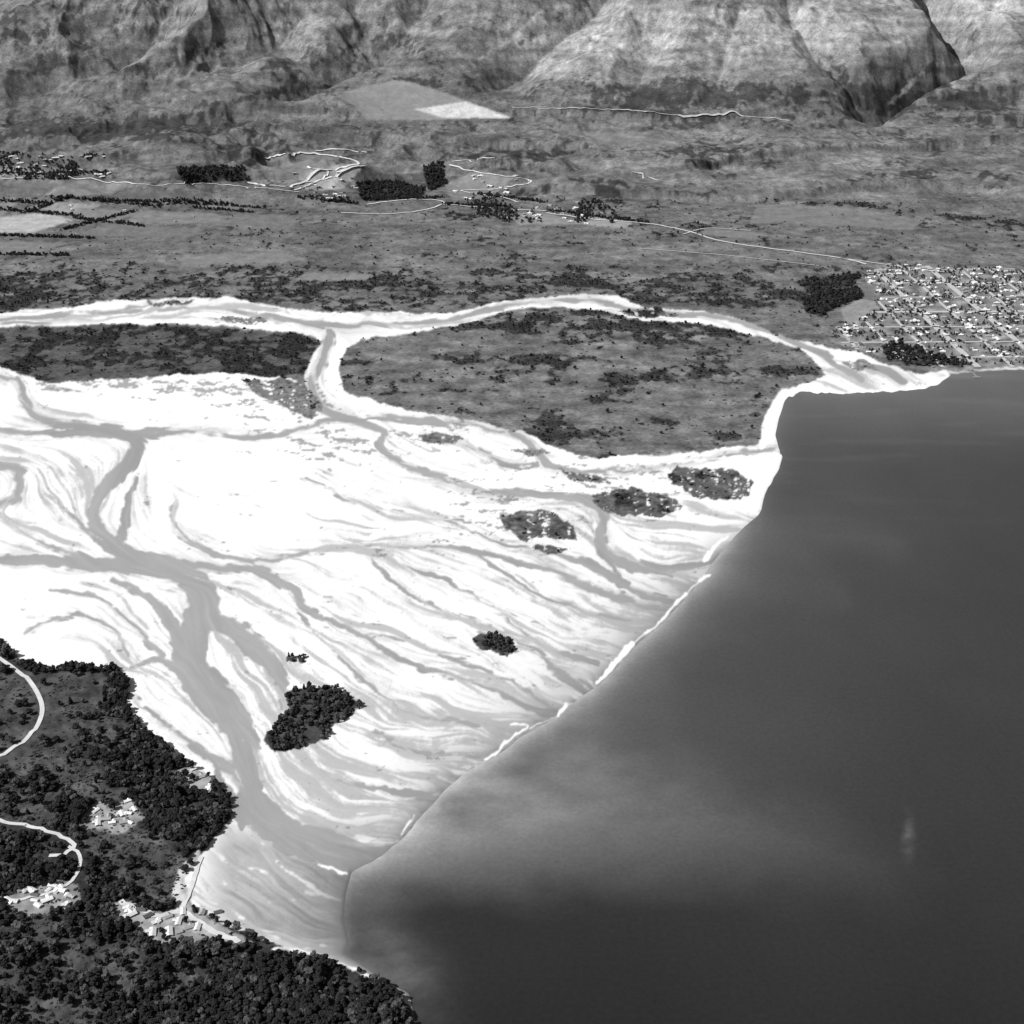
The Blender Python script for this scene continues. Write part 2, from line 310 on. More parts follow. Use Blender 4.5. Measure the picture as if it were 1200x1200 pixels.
ISL=[([(780,553),(810,545),(860,550),(882,565),(876,580),(850,587),(815,580),(790,568)],.10,.36),([(690,578),(740,572),(780,578),(803,592),(780,604),(735,605),(700,592)],.10,.38),
 ([(583,605),(620,596),(650,602),(678,618),(682,636),(650,632),(610,633),(588,618)],.09,.28),([(618,641),(650,640),(672,646),(645,651)],.09,.25),([(490,510),(515,506),(548,514),(530,520),(500,518)],.15,.22),
 ([(282,444),(330,444),(365,455),(380,475),(366,492),(335,480),(300,460)],.17,.32),([(590,524),(640,530),(650,534),(620,536)],.2,.2),([(655,552),(700,556),(720,566),(670,564)],.15,.25),([(170,352),(230,351),(225,356),(180,357)],.14,.3),
 ([(250,372),(300,370),(320,377),(270,379)],.16,.3),([(720,364),(770,362),(800,370),(750,372)],.10,.5),([(985,424),(1010,422),(1030,434),(1000,436)],.2,.2)]
fine=fbm(uu/7,vv/3,3,107)
for p,a,s in ISL:
    m=inpoly(wU+L2*1.0,wV+L1*.4+e2*3,p)&((fine+.9*e2)>-.38); alb[m]=a*(1+1.2*np.clip(fine[m],-.5,.8)); scr[m]=s; veg[m]=.7
nz=fbm(uu/30,vv/8,5,99)+.08*L2
dens=np.zeros((RH,RW),np.float32)
for b_ in [(320,470,90,25,.9),(400,520,90,28,.9),(250,450,140,12,.7),(560,590,60,22,.7),(600,615,70,22,.8),(520,500,60,12,.6),(680,560,90,25,.7),(120,450,120,10,.7),(480,640,90,15,.3),(560,760,80,15,.3),(780,570,80,30,.5)]: blob(dens,*b_)
pl=sv&(wet<.3)&((fine*.6+nz*.9)>(.58-.50*dens)); alb[pl]=lerp(alb,.18,.75)[pl]
TI=[[(305,868),(325,842),(340,830),(335,812),(352,803),(380,806),(410,812),(426,826),(415,842),(395,850),(385,862),(350,876),(318,880)],[(553,748),(575,744),(600,748),(604,760),(590,768),(565,765)],[(340,768),(350,768),(350,774),(340,774)]]
for p in TI: poly(p,.06,.0,.72,g=.8)
forest[sand&(e2>.15)]*=.1
# near land
alb[near]=.036; scr[near]=0; forest[near]=.88; veg[near]=1
def cl(pts,a,f=.02,g=.5,lo=0): m=inpoly(wU,wV,pts)&near; alb[m]=a; forest[m]=f; veg[m]=g; low[m]=lo
cl([(-260,790),(20,788),(120,787),(138,800),(118,830),(90,850),(98,885),(60,908),(0,908),(-260,900)],.062,.04,1,.1)
cl([(85,850),(140,835),(165,870),(120,885)],.06,.25,1,.4)
cl([(88,965),(130,950),(190,985),(226,1008),(218,1040),(190,1062),(145,1040),(110,1010)],.07,.06,1,.7)
cl([(25,885),(100,885),(150,905),(170,925),(120,940),(40,930),(5,915)],.065,.14,1,.5)
cl([(92,962),(118,938),(155,940),(174,960),(145,976),(113,973)],.25,.05,.4,.1)
cl([(2,1052),(40,1030),(90,1036),(94,1060),(60,1074),(14,1070)],.24,.06,.5,.1)
cl([(134,1054),(190,1066),(215,1056),(247,1080),(294,1108),(240,1112),(188,1108),(143,1084)],.32,.05,.4,.1)
cl([(198,1044),(216,1005),(240,996),(238,1030),(232,1062),(210,1074)],.45,.03,.2)
cl([(203,902),(235,892),(260,912),(246,934),(218,924)],.34,.1,.3)
cl([(0,1115),(70,1096),(150,1106),(180,1140),(150,1185),(60,1210),(-40,1190)],.06,.28,1,.5)
cl([(0,1062),(50,1072),(78,1092),(20,1110),(-40,1095)],.06,.15,1,.5)
cl([(-20,920),(50,925),(95,945),(70,968),(0,965)],.07,.12,1,.5)
cl([(180,1118),(220,1116),(230,1150),(190,1168)],.065,.25,1,.3)
NR=[[(-60,745),(-10,768),(20,788),(40,808),(50,832),(44,855),(25,875),(-10,895),(-60,905)],[(-40,955),(15,968),(45,974),(72,983),(88,993),(78,1003),(58,1006)],[(142,1062),(165,1072),(190,1077),(212,1070),(228,1080),(250,1096),(280,1108)],[(212,1070),(222,1048),(229,1025),(236,1004)],[(80,993),(95,1010),(85,1035),(60,1050),(20,1058)]]
fn=fbm(uu/55,vv/42,3,103)
q_=near&(fn>.16); forest[q_]*=.35; alb[q_]*=1.25; low[q_]=np.maximum(low[q_],.4)
alb=np.where(near,alb*(1+.7*fbm(uu/14,vv/11,3,105)),alb)
for p in NR: d=polydist(uu,vv,smooth_line(p,4)); forest*=ss(5,10,d); low*=ss(3,6,d)
SPIT=[([(700,799),(712,788),(722,776),(742,755)],2.6),([(757,742),(775,728),(788,712),(805,696)],1.6),([(828,656),(838,640),(852,628)],2.4),([(568,891),(582,883),(592,870),(606,860),(618,850),(598,848)],1.6),([(655,838),(665,828)],2),
 ([(932,457),(915,463),(905,480),(900,500),(894,522)],4.5),([(912,535),(905,552),(892,575),(885,592)],5),([(470,978),(485,956)],1.0),([(930,457),(1000,459),(1060,456),(1096,449),(1112,440)],1.4),([(1112,437),(1200,431),(1420,427)],.6),
 ([(372,1013),(390,1018),(406,1024)],1.4),([(320,1112),(345,1114),(400,1130),(455,1156)],1.7),([(822,680),(832,674)],1.6),([(888,598),(860,590)],1.6),([(700,545),(800,540),(900,533)],1.6),([(742,757),(757,742)],.4),([(805,696),(822,680)],.4),([(622,852),(655,838)],.4)]
spit=np.zeros((RH,RW),np.float32)
for p,w in SPIT:
    q=smooth_line(p,4); i0,i1=int(q[:,0].min()-30-U0),int(q[:,0].max()+30-U0); i1=min(i1,RW)
    j0,j1=int(q[:,1].min()-30-V0),int(q[:,1].max()+30-V0); sl=(slice(j0,j1),slice(i0,i1))
    d=polydist(sU[sl]+e2[sl]*2.5,sV[sl]+e4[sl]*2,q)-w*(.9+1.3*e1[sl]+1.2*e2[sl])
    s_=spit[sl]; np.maximum(s_,ss(.9,-.9,d),out=s_)
alb=lerp(alb,.86,spit); veg*=1-spit; scr*=1-spit; forest*=(spit<.3); wet*=1-spit
lkb=blur(lake,9); lakez=lkb*(1-np.clip(blur(spit,1)*1.4,0,1))
scr*=(lake<.5); forest*=(lake<.5); low*=(lake<.5)
near_f=near.astype(np.float32)
albB=blur(alb,1); alb=np.where(sand,alb*.8+albB*.2,albB); veg=blur(veg,1); scrB=blur(scr,2)
river=river*sand*(1-lake)*(1-spit)
print('raster',time.time()-T0)

# ------------------------------------------------------------------ terrain grid
vrows=np.arange(1330,265,-1.2); yr=flat(600,vrows)[1]
yr=np.concatenate([[-4000,-1500,0,600,1000,1250],yr,np.arange(yr[-1]+11,12300,11),12300*1.06**np.arange(1,20)])
uc=np.arange(-185,1392,1.2); ac=(uc-600)/F
out=ac[-1]*1.09**np.arange(1,22); ac=np.concatenate([-(out[::-1])+(ac[0]+ac[-1]),ac,out])
tr=np.maximum(C*yr+610,1200)
GX=ac[None,:]*tr[:,None]; GY=np.broadcast_to(yr[:,None],GX.shape).copy()
R_,C_=GX.shape
hz=hfn(GX,GY)
U1,V1=project(GX,GY,0*GX)
lk=samp(lakez,U1,V1)*(GY<7500)
lk=np.where(V1>1339,(U1>510)*1.0,lk)
blur_near=blur(near_f,16)
rv=samp(river,U1,V1)*(GY<7500); nr=samp(blur_near,U1,V1)*(GY<5000)*(GY>1000)
sd=samp(sand.astype(np.float32),U1,V1)*(GY<7500)
gz=hz+.9+.3*(1-rv)*sd*(GY<7200)+(1-sd)*(1-lk)*(.5+.8*fbm(GX/90,GY/90,3,111))*(GY<9000)
def hump(x,y): return np.maximum(0,3+7*fbm(x/180,y/180,3,113))
gz+=nr**4*hump(GX,GY)
gz=lerp(gz,-1.1,np.clip(lk,0,1))
def cover_height(x,y):
    u,v=project(x,y,0*x); n=samp(blur_near,u,v)*(y<5000)*(y>1000)
    return hfn(x,y)+1.2+n**4*hump(x,y)
U2,V2=project(GX,GY,gz)
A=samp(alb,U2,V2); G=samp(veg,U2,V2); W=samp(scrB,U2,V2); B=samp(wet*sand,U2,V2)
def scrub(x,y):
    return .55*fbm(x/130,y/210,4,121)+.45*fbm(x/38,y/55,3,125)+.25*fbm(x/500,y/420,2,127)
sc=scrub(GX,GY)
sm=ss(.42-W*.95,.60-W*.95,sc)
sm=np.where(W<.015,0,sm)
far_haze=ss(6500,9500,GY)
A=A*lerp(1,lerp(.28,.40,far_haze),sm)  # scrub darkens less with distance: slight haze painted into the albedo
A=A*(1+.50*G*fbm(GX/45,GY/80,3,131))
mt_=ss(200,600,gz); A=A*(1+.30*mt_)
A=np.where(V1>1345,.06,A); A=np.clip(A,.012,.9)
print('verts',time.time()-T0,GX.size)
def build_grid(name,sel_faces,z,attrs,mat):
    idx=np.arange(R_*C_).reshape(R_,C_)
    q=np.stack([idx[:-1,:-1],idx[:-1,1:],idx[1:,1:],idx[1:,:-1]],-1)[sel_faces]
    us=np.zeros(R_*C_,bool); us[q.ravel()]=True; used=np.nonzero(us)[0]; mp=np.full(R_*C_,-1,np.int32); mp[used]=np.arange(len(used)); q=mp[q].astype(np.int32)
    co=np.stack([GX.ravel()[used],GY.ravel()[used],z.ravel()[used]],1).astype(np.float32)
    me=bpy.data.meshes.new(name); me.vertices.add(len(co)); me.vertices.foreach_set('co',co.ravel())
    me.loops.add(q.size); me.loops.foreach_set('vertex_index',q.ravel())
    me.polygons.add(len(q)); me.polygons.foreach_set('loop_start',np.arange(0,q.size,4,dtype=np.int32))
    me.update(calc_edges=True); me.shade_smooth()
    at=me.attributes.new('surf','FLOAT_COLOR','POINT')
    c=np.stack([a.ravel()[used] for a in attrs]+[np.ones(len(used))],1).astype(np.float32); at.data.foreach_set('color',c.ravel())
    ob=bpy.data.objects.new(name,me); bpy.context.scene.collection.objects.link(ob); me.materials.append(mat); return ob

# ------------------------------------------------------------------ materials
def newmat(n):
    m=bpy.data.materials.new(n); m.use_nodes=True; nt=m.node_tree; b=nt.nodes['Principled BSDF']; return m,nt,b
def math_(nt,op,a,b=None,c=None,clamp=False):
    n=nt.nodes.new('ShaderNodeMath'); n.operation=op; n.use_clamp=clamp
    for i,v in enumerate((a,b,c)):
        if v is None: continue
        if isinstance(v,(int,float)): n.inputs[i].default_value=v
        else: nt.links.new(v,n.inputs[i])
    return n.outputs[0]
def noise_(nt,scale,detail=3,rough=.6,sy=1.0):
    g=nt.nodes.new('ShaderNodeNewGeometry'); mp=nt.nodes.new('ShaderNodeMapping'); mp.inputs['Scale'].default_value=(scale,scale*sy,scale)
    nt.links.new(g.outputs['Position'],mp.inputs['Vector'])
    n=nt.nodes.new('ShaderNodeTexNoise'); n.inputs['Scale'].default_value=1; n.inputs['Detail'].default_value=detail; n.inputs['Roughness'].default_value=rough
    nt.links.new(mp.outputs[0],n.inputs['Vector']); return n.outputs['Fac']
def land_material():
    m,nt,b=newmat('land_cover')
    at=nt.nodes.new('ShaderNodeAttribute'); at.attribute_name='surf'; sep=nt.nodes.new('ShaderNodeSeparateColor'); nt.links.new(at.outputs['Color'],sep.inputs[0])
    a,g,w=sep.outputs
    n1=noise_(nt,1/14,4,.65); n2=noise_(nt,1/70,4,.6)
    k=math_(nt,'ADD',math_(nt,'MULTIPLY',math_(nt,'SUBTRACT',n1,.5),1.8),math_(nt,'MULTIPLY',math_(nt,'SUBTRACT',n2,.5),1.8))
    k=math_(nt,'MULTIPLY',k,g); k=math_(nt,'MAXIMUM',math_(nt,'ADD',k,1),.25)
    ns=noise_(nt,1/22,5,.7); ks=math_(nt,'ADD',math_(nt,'MULTIPLY',math_(nt,'SUBTRACT',ns,.5),.2),1)
    col=math_(nt,'MULTIPLY',math_(nt,'MULTIPLY',a,k),ks,clamp=True)
    cc=nt.nodes.new('ShaderNodeCombineColor')
    for i in range(3): nt.links.new(col,cc.inputs[i])
    nt.links.new(cc.outputs[0],b.inputs['Base Color'])
    r=math_(nt,'SUBTRACT',.95,math_(nt,'MULTIPLY',w,.5)); nt.links.new(r,b.inputs['Roughness'])
    b.inputs['Specular IOR Level'].default_value=.15
    bp=nt.nodes.new('ShaderNodeBump'); bp.inputs['Distance'].default_value=4; nt.links.new(n1,bp.inputs['Height']); nt.links.new(math_(nt,'MULTIPLY',g,.45),bp.inputs['Strength']); nt.links.new(bp.outputs[0],b.inputs['Normal'])
    return m
def plain(n,v,rough=.85,var=0,scale=.3,spec=.3):
    m,nt,b=newmat(n); b.inputs['Roughness'].default_value=rough; b.inputs['Specular IOR Level'].default_value=spec
    if var:
        k=math_(nt,'MULTIPLY',math_(nt,'ADD',math_(nt,'MULTIPLY',math_(nt,'SUBTRACT',noise_(nt,scale),.5),var*2),1),v)
        cc=nt.nodes.new('ShaderNodeCombineColor')
        for i in range(3): nt.links.new(k,cc.inputs[i])
        nt.links.new(cc.outputs[0],b.inputs['Base Color'])
    else: b.inputs['Base Color'].default_value=(v,v,v,1)
    return m
LM=land_material()
fl=(lk[:-1,:-1]+lk[1:,1:])/2; keep=fl<.97
frow=np.broadcast_to((yr[:-1]<8700)[:,None],keep.shape)
build_grid('delta_ground',keep&frow,gz,[A,G,B],LM)
build_grid('mountain_range',keep&~frow,gz,[A,G,B],LM)
rm,nt,b=newmat('river_water')
at=nt.nodes.new('ShaderNodeAttribute'); at.attribute_name='surf'; sep=nt.nodes.new('ShaderNodeSeparateColor'); nt.links.new(at.outputs['Color'],sep.inputs[0])
cc=nt.nodes.new('ShaderNodeCombineColor')
for i in range(3): nt.links.new(sep.outputs[0],cc.inputs[i])
nt.links.new(cc.outputs[0],b.inputs['Base Color']); b.inputs['Roughness'].default_value=.4; b.inputs['Specular IOR Level'].default_value=.25
fr=(rv[:-1,:-1]+rv[1:,1:]+rv[1:,:-1]+rv[:-1,1:])/4
build_grid('river',(fr>.75)&(fl<.3),gz+.12,[A,G,B],rm)
print('terrain',time.time()-T0)

# ------------------------------------------------------------------ lake
lm,nt,b=newmat('lake_water')
at=nt.nodes.new('ShaderNodeAttribute'); at.attribute_name='surf'; sep=nt.nodes.new('ShaderNodeSeparateColor'); nt.links.new(at.outputs['Color'],sep.inputs[0])
k=math_(nt,'ADD',math_(nt,'MULTIPLY',math_(nt,'SUBTRACT',noise_(nt,1/9,4,.7),.5),.6),1); k2=math_(nt,'ADD',math_(nt,'MULTIPLY',math_(nt,'SUBTRACT',noise_(nt,1/260,5,.62,.6),.5),.38),1)
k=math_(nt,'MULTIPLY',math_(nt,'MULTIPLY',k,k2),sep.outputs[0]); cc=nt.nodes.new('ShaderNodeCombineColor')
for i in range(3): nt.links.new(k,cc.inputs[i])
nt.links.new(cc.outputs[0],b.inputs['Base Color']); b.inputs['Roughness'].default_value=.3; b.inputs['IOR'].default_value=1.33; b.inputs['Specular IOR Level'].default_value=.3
bp=nt.nodes.new('ShaderNodeBump'); bp.inputs['Distance'].default_value=.5; bp.inputs['Strength'].default_value=.5; nt.links.new(noise_(nt,1/5,3,.6),bp.inputs['Height']); nt.links.new(bp.outputs[0],b.inputs['Normal'])
save=(GX,GY,R_,C_)
vl=np.arange(1330,400,-2.5); yl=flat(600,vl)[1]; yl=np.concatenate([[-4000,-1500,0,600,1000,1250],yl])
ul=np.arange(340,1392,2.5); al=(ul-600)/F; al=np.concatenate([al,al[-1]*1.12**np.arange(1,16)])
tl=np.maximum(C*yl+610,1200); GX=al[None,:]*tl[:,None]; GY=np.broadcast_to(yl[:,None],GX.shape).copy(); R_,C_=GX.shape
u,v=project(GX,GY,0*GX)
T=np.interp(v,[430,480,520,600,800,1000,1200],[.105,.085,.074,.066,.052,.034,.024])  # water tone by distance; sheen by the far shore painted in as lighter colour
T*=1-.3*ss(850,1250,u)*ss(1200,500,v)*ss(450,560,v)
d=samp(blur(dsh,3),u,v)
def seg(pts): return polydist(u,v,smooth_line(pts,5))
wn=fbm(u/90,v/40,4,141); wf=fbm(u/24,v/12,3,145)
fz=ss(595,660,v)*ss(1040,985,v)
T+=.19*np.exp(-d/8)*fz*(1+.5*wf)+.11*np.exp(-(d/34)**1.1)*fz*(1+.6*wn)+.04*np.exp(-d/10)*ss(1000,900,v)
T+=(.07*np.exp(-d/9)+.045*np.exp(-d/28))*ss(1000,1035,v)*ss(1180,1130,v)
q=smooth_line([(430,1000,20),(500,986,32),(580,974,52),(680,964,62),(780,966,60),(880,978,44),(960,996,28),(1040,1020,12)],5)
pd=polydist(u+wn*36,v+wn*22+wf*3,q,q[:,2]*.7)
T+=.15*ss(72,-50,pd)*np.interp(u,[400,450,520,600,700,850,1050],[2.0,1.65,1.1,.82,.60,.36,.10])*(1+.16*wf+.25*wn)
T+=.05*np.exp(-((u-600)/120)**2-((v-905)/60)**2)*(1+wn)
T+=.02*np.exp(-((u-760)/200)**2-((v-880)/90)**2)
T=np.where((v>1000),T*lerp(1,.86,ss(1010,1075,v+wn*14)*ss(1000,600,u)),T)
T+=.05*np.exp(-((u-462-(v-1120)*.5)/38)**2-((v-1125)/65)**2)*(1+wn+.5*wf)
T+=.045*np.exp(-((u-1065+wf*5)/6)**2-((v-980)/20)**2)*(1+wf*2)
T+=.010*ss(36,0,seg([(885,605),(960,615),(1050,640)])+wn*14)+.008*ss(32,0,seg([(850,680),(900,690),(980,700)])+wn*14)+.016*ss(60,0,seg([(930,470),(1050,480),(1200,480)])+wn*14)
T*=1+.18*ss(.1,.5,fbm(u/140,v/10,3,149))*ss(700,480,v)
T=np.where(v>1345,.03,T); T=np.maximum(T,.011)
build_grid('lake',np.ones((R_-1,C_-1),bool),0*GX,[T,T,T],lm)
GX,GY,R_,C_=save
print('lake',time.time()-T0)

# ------------------------------------------------------------------ vegetation prototypes
protos=bpy.data.collections.new('tree_parts')
leafm=[plain('foliage_dark',.024,.9,.5,.25,.1),plain('foliage_mid',.046,.9,.5,.25,.1),plain('foliage_light',.085,.9,.5,.25,.1)]
barkm=plain('bark',.08,.9)
import bmesh
def make_tree(name,mat,seed,h=1.0,kind='round'):
    r=random.Random(seed); bm=bmesh.new()
    def limb(p,q,ra,rb,n=5):
        p=Vector(p);q=Vector(q);d=(q-p).normalized();s=d.orthogonal().normalized();t=d.cross(s)
        A=[bm.verts.new(p+(s*math.cos(k*6.283/n)+t*math.sin(k*6.283/n))*ra) for k in range(n)]
        B=[bm.verts.new(q+(s*math.cos(k*6.283/n)+t*math.sin(k*6.283/n))*rb) for k in range(n)]
        for k in range(n): bm.faces.new((A[k],A[(k+1)%n],B[(k+1)%n],B[k])).material_index=1
    if kind!='bush':
        limb((0,0,-.1),(0,0,.6),.035,.02)
        for k in range(4):
            a=r.uniform(0,6.28); limb((0,0,.25+.08*k),(math.cos(a)*.25,math.sin(a)*.25,.5+.08*k),.018,.006,4)
    nl={'round':8,'tall':7,'bush':5}[kind]
    for k in range(nl):
        a=r.uniform(0,6.28)
        if kind=='round': R=r.uniform(.05,.30); c=(math.cos(a)*R,math.sin(a)*R,r.uniform(.42,.85)-R*.4); rad=r.uniform(.12,.24)
        elif kind=='tall': z=.2+k*.12; rad=.22*(1.12-z); R=.06; c=(math.cos(a)*R,math.sin(a)*R,z)
        else: R=r.uniform(.05,.38); c=(math.cos(a)*R,math.sin(a)*R,r.uniform(.08,.22)); rad=r.uniform(.14,.24)
        res=bmesh.ops.create_icosphere(bm,subdivisions=1 if kind=='bush' else 2,radius=rad)
        for vtx in res['verts']:
            vtx.co*=r.uniform(.66,1.34); vtx.co.z*=.8 if kind!='tall' else 1.3; vtx.co+=Vector(c)
    for k in range(90 if kind!='bush' else 30):
        a=r.uniform(0,6.28); z=r.uniform(.25,1.0) if kind!='bush' else r.uniform(.05,.4)
        lim=(.42*math.sin(min(1,(1.05-z)/.8)*1.5) if kind=='round' else (.3*(1.1-z) if kind=='tall' else .5*(1-z)))
        R=lim*r.uniform(.7,1.1); p=Vector((math.cos(a)*R,math.sin(a)*R,z)); s=r.uniform(.03,.06)
        vs=[bm.verts.new(p+Vector((r.uniform(-s,s),r.uniform(-s,s),r.uniform(-s,s)))) for _ in range(3)]
        bm.faces.new(vs)
    me=bpy.data.meshes.new(name); bm.to_mesh(me); bm.free(); me.materials.append(mat); me.materials.append(barkm)
    ob=bpy.data.objects.new(name,me); protos.objects.link(ob); return ob
make_tree('a_tree_round',leafm[0],1); make_tree('b_tree_round',leafm[1],2); make_tree('c_tree_tall',leafm[0],3,kind='tall'); make_tree('d_tree_round',leafm[2],4)
make_tree('e_bush',leafm[0],5,kind='bush'); make_tree('f_bush',leafm[1],6,kind='bush'); make_tree('g_bush',leafm[2],7,kind='bush')
def scatter(name,x,y,z,scl,idx):
    n=len(x); me=bpy.data.meshes.new(name); me.vertices.add(n); me.vertices.foreach_set('co',np.stack([x,y,z],1).astype(np.float32).ravel())
    def at(nm,ty,k,val): a=me.attributes.new(nm,ty,'POINT'); a.data.foreach_set(k,val)
    at('idx','INT','value',idx.astype(np.int32))
    sv_=np.stack([scl*rng.uniform(.85,1.2,n),scl*rng.uniform(.85,1.2,n),scl*rng.uniform(.75,1.15,n)],1).astype(np.float32); at('scl','FLOAT_VECTOR','vector',sv_.ravel())
    rt=np.zeros((n,3),np.float32); rt[:,2]=rng.uniform(0,6.28,n); at('rot','FLOAT_VECTOR','vector',rt.ravel())
    ob=bpy.data.objects.new(name,me); bpy.context.scene.collection.objects.link(ob)
    ng=bpy.data.node_groups.new(name+'_nodes','GeometryNodeTree'); ng.interface.new_socket('Geometry',in_out='INPUT',socket_type='NodeSocketGeometry'); ng.interface.new_socket('Geometry',in_out='OUTPUT',socket_type='NodeSocketGeometry')
    N=ng.nodes; gi_=N.new('NodeGroupInput'); go=N.new('NodeGroupOutput'); ip=N.new('GeometryNodeInstanceOnPoints'); ci=N.new('GeometryNodeCollectionInfo')
    ci.inputs['Collection'].default_value=protos; ci.inputs['Separate Children'].default_value=True; ci.inputs['Reset Children'].default_value=True
    def na(nm,ty): q=N.new('GeometryNodeInputNamedAttribute'); q.data_type=ty; q.inputs['Name'].default_value=nm; return [o for o in q.outputs if o.enabled and o.name=='Attribute'][0]
    K=ng.links.new; K(gi_.outputs[0],ip.inputs['Points']); K(ci.outputs[0],ip.inputs['Instance']); ip.inputs['Pick Instance'].default_value=True
    K(na('idx','INT'),ip.inputs['Instance Index']); K(na('rot','FLOAT_VECTOR'),ip.inputs['Rotation']); K(na('scl','FLOAT_VECTOR'),ip.inputs['Scale']); K(ip.outputs[0],go.inputs[0])
    md=ob.modifiers.new('instances','NODES'); md.node_group=ng; print(name,n); return ob
def cand(x0,x1,y0,y1,a): n=int((x1-x0)*(y1-y0)/a); return rng.uniform(x0,x1,n),rng.uniform(y0,y1,n)
x,y=cand(-1500,100,1350,2950,40); z=cover_height(x,y); u,v=project(x,y,z)
dn=samp(forest*near_f,u,v); k=(rng.uniform(0,1,len(x))<dn)&(v<1335)&(samp(lakez,u,v)<.1)&(u>-190)
x,y,z=x[k],y[k],z[k]; pt=fbm(x/70,y/70,3,151); big=6+11*np.clip(.5+pt*1.3,0,1)+rng.uniform(-2,4,len(x))
lp=ss(.0,.35,fbm(x/45,y/45,3,153)); rr=rng.uniform(0,1,len(x))
idx=np.where(rr<.15+.55*lp,np.where(rng.uniform(0,1,len(x))<.45,3,1),np.where(rr<.9,0,2)); idx=np.where((big<9)&(rr>.4),5,idx)
scatter('near_forest',x,y,z-.3,big*1.1,idx)
x,y=cand(-1300,100,1350,2800,22); z=cover_height(x,y); u,v=project(x,y,z); k=(rng.uniform(0,1,len(x))<samp(low*near_f,u,v)*.7)
x,y,z=x[k],y[k],z[k]; scatter('low_scrub',x,y,z-.3,rng.uniform(3.5,7.5,len(x)),rng.choice([4,5,5,6,6],len(x)))
x,y=cand(-1000,100,1900,2800,38); z=cover_height(x,y); u,v=project(x,y,z); k=(rng.uniform(0,1,len(x))<samp(forest*(sand>0)*(near<1),u,v))
x,y,z=x[k],y[k],z[k]; scatter('island_trees',x,y,z-.5,rng.uniform(6,15,len(x)),rng.choice([0,1,1,2,3,5],len(x)))
x,y=cand(-3300,3300,4300,8600,130); z=cover_height(x,y); u,v=project(x,y,z); k=(rng.uniform(0,1,len(x))<samp(forest*(near<1),u,v))
x,y,z=x[k],y[k],z[k]
scatter('distant_woodland',x,y,z-.5,rng.uniform(12,20,len(x)),rng.choice([0,0,1,2],len(x)))
x,y=cand(-2900,2600,2600,7300,75); z=cover_height(x,y); u,v=project(x,y,z); W_=samp(scrB,u,v); s_=scrub(x,y)
pr=ss(.42-W_*.95,.66-W_*.95,s_)*(W_>.02)*.46+.014*(W_>.1); k=(rng.uniform(0,1,len(x))<pr)&(u>-150)&(u<1350)
x,y,z=x[k],y[k],z[k]; scatter('riverside_scrub',x,y,z-.6,rng.uniform(5,12.5,len(x))*(1+.4*(rng.uniform(0,1,len(x))<.08)),rng.choice([4,4,5,5,6,0],len(x)))
x,y=cand(1100,2600,4600,6200,520); z=cover_height(x,y); u,v=project(x,y,z); k=(samp(mtf,u,v)>.5)&(fbm(x/120,y/120,2,161)>-.12)
scatter('town_trees',x[k],y[k],z[k]-.3,rng.uniform(6,13,k.sum()),rng.choice([0,1,2],k.sum()))
BELT=[[(60,231),(190,243)],[(0,246),(95,254)],[(85,256),(170,266)],[(-60,275),(110,280)],[(85,231),(30,250)],[(190,236),(310,245)],[(110,235),(200,238)],[(-60,233),(60,240)],[(160,248),(75,270)],[(520,240),(600,243)],[(0,205),(130,203)],[(640,247),(760,262)],[(350,232),(420,240)],[(560,228),(640,238)],[(430,236),(520,232)],[(-60,298),(80,300)],[(225,244),(300,250)]]
bx=[];by=[]
for p in BELT:
    q0,q1=np.array(p[0]),np.array(p[1]); n=int(np.hypot(*(q1-q0))*1.5); t=np.sort(rng.uniform(0,1,n))[:,None]; q=q0+(q1-q0)*t
    X,Y=march(q[:,0],q[:,1],hfn); bx.append(X+rng.normal(0,6,n)); by.append(Y+rng.normal(0,10,n))
x=np.concatenate(bx);y=np.concatenate(by); scatter('shelter_belt_trees',x,y,cover_height(x,y)-.5,rng.uniform(8,17,len(x)),rng.choice([0,2,0],len(x)))
print('scatter',time.time()-T0)

# ------------------------------------------------------------------ roads
gravel=plain('gravel_road',.62,.95,.3,.05); asph=plain('sealed_road',.48,.9,.25,.05)
def ribbon(name,world,w,mat,lift=.5):
    P=np.array(world); n=len(P); tg=np.gradient(P,axis=0); tg/=np.hypot(tg[:,0],tg[:,1])[:,None]+1e-9; nm=np.stack([-tg[:,1],tg[:,0]],1)
    ofs=[-w*.5,-w*.25,0,w*.25,w*.5]; V=[];Fc=[]
    zc=cover_height(P[:,0],P[:,1])
    for o in ofs:
        q=P+nm*o; zz=cover_height(q[:,0],q[:,1]); V.append(np.stack([q[:,0],q[:,1],np.maximum(zz,zc)+lift],1))
    V=np.stack(V,1).reshape(-1,3)
    for i in range(n-1):
        for j in range(4): a=i*5+j; Fc.append((a,a+1,a+6,a+5))
    me=bpy.data.meshes.new(name); me.from_pydata(V.tolist(),[],Fc); me.materials.append(mat); ob=bpy.data.objects.new(name,me); bpy.context.scene.collection.objects.link(ob)
def dense(X,Y,step=12):
    P=np.stack([X,Y],1); d=np.r_[0,np.cumsum(np.hypot(*np.diff(P,axis=0).T))]; n=max(2,int(d[-1]/step)); s=np.linspace(0,d[-1],n); return np.stack([np.interp(s,d,P[:,0]),np.interp(s,d,P[:,1])],1)
def road(name,pts,w,mat=gravel,lift=1.2,n=6):
    p=smooth_line(pts,n); X,Y=march(p[:,0],p[:,1],lambda a,b:hfn(a,b)+2); ribbon(name,dense(X,Y),w,mat,lift)
for nm,p,w_ in zip(['gravel_road','gravel_road','lakeside_road','lakeside_road','farm_track'],NR,[9,8,10,8,6]): road(nm,p,w_,gravel,1.2)
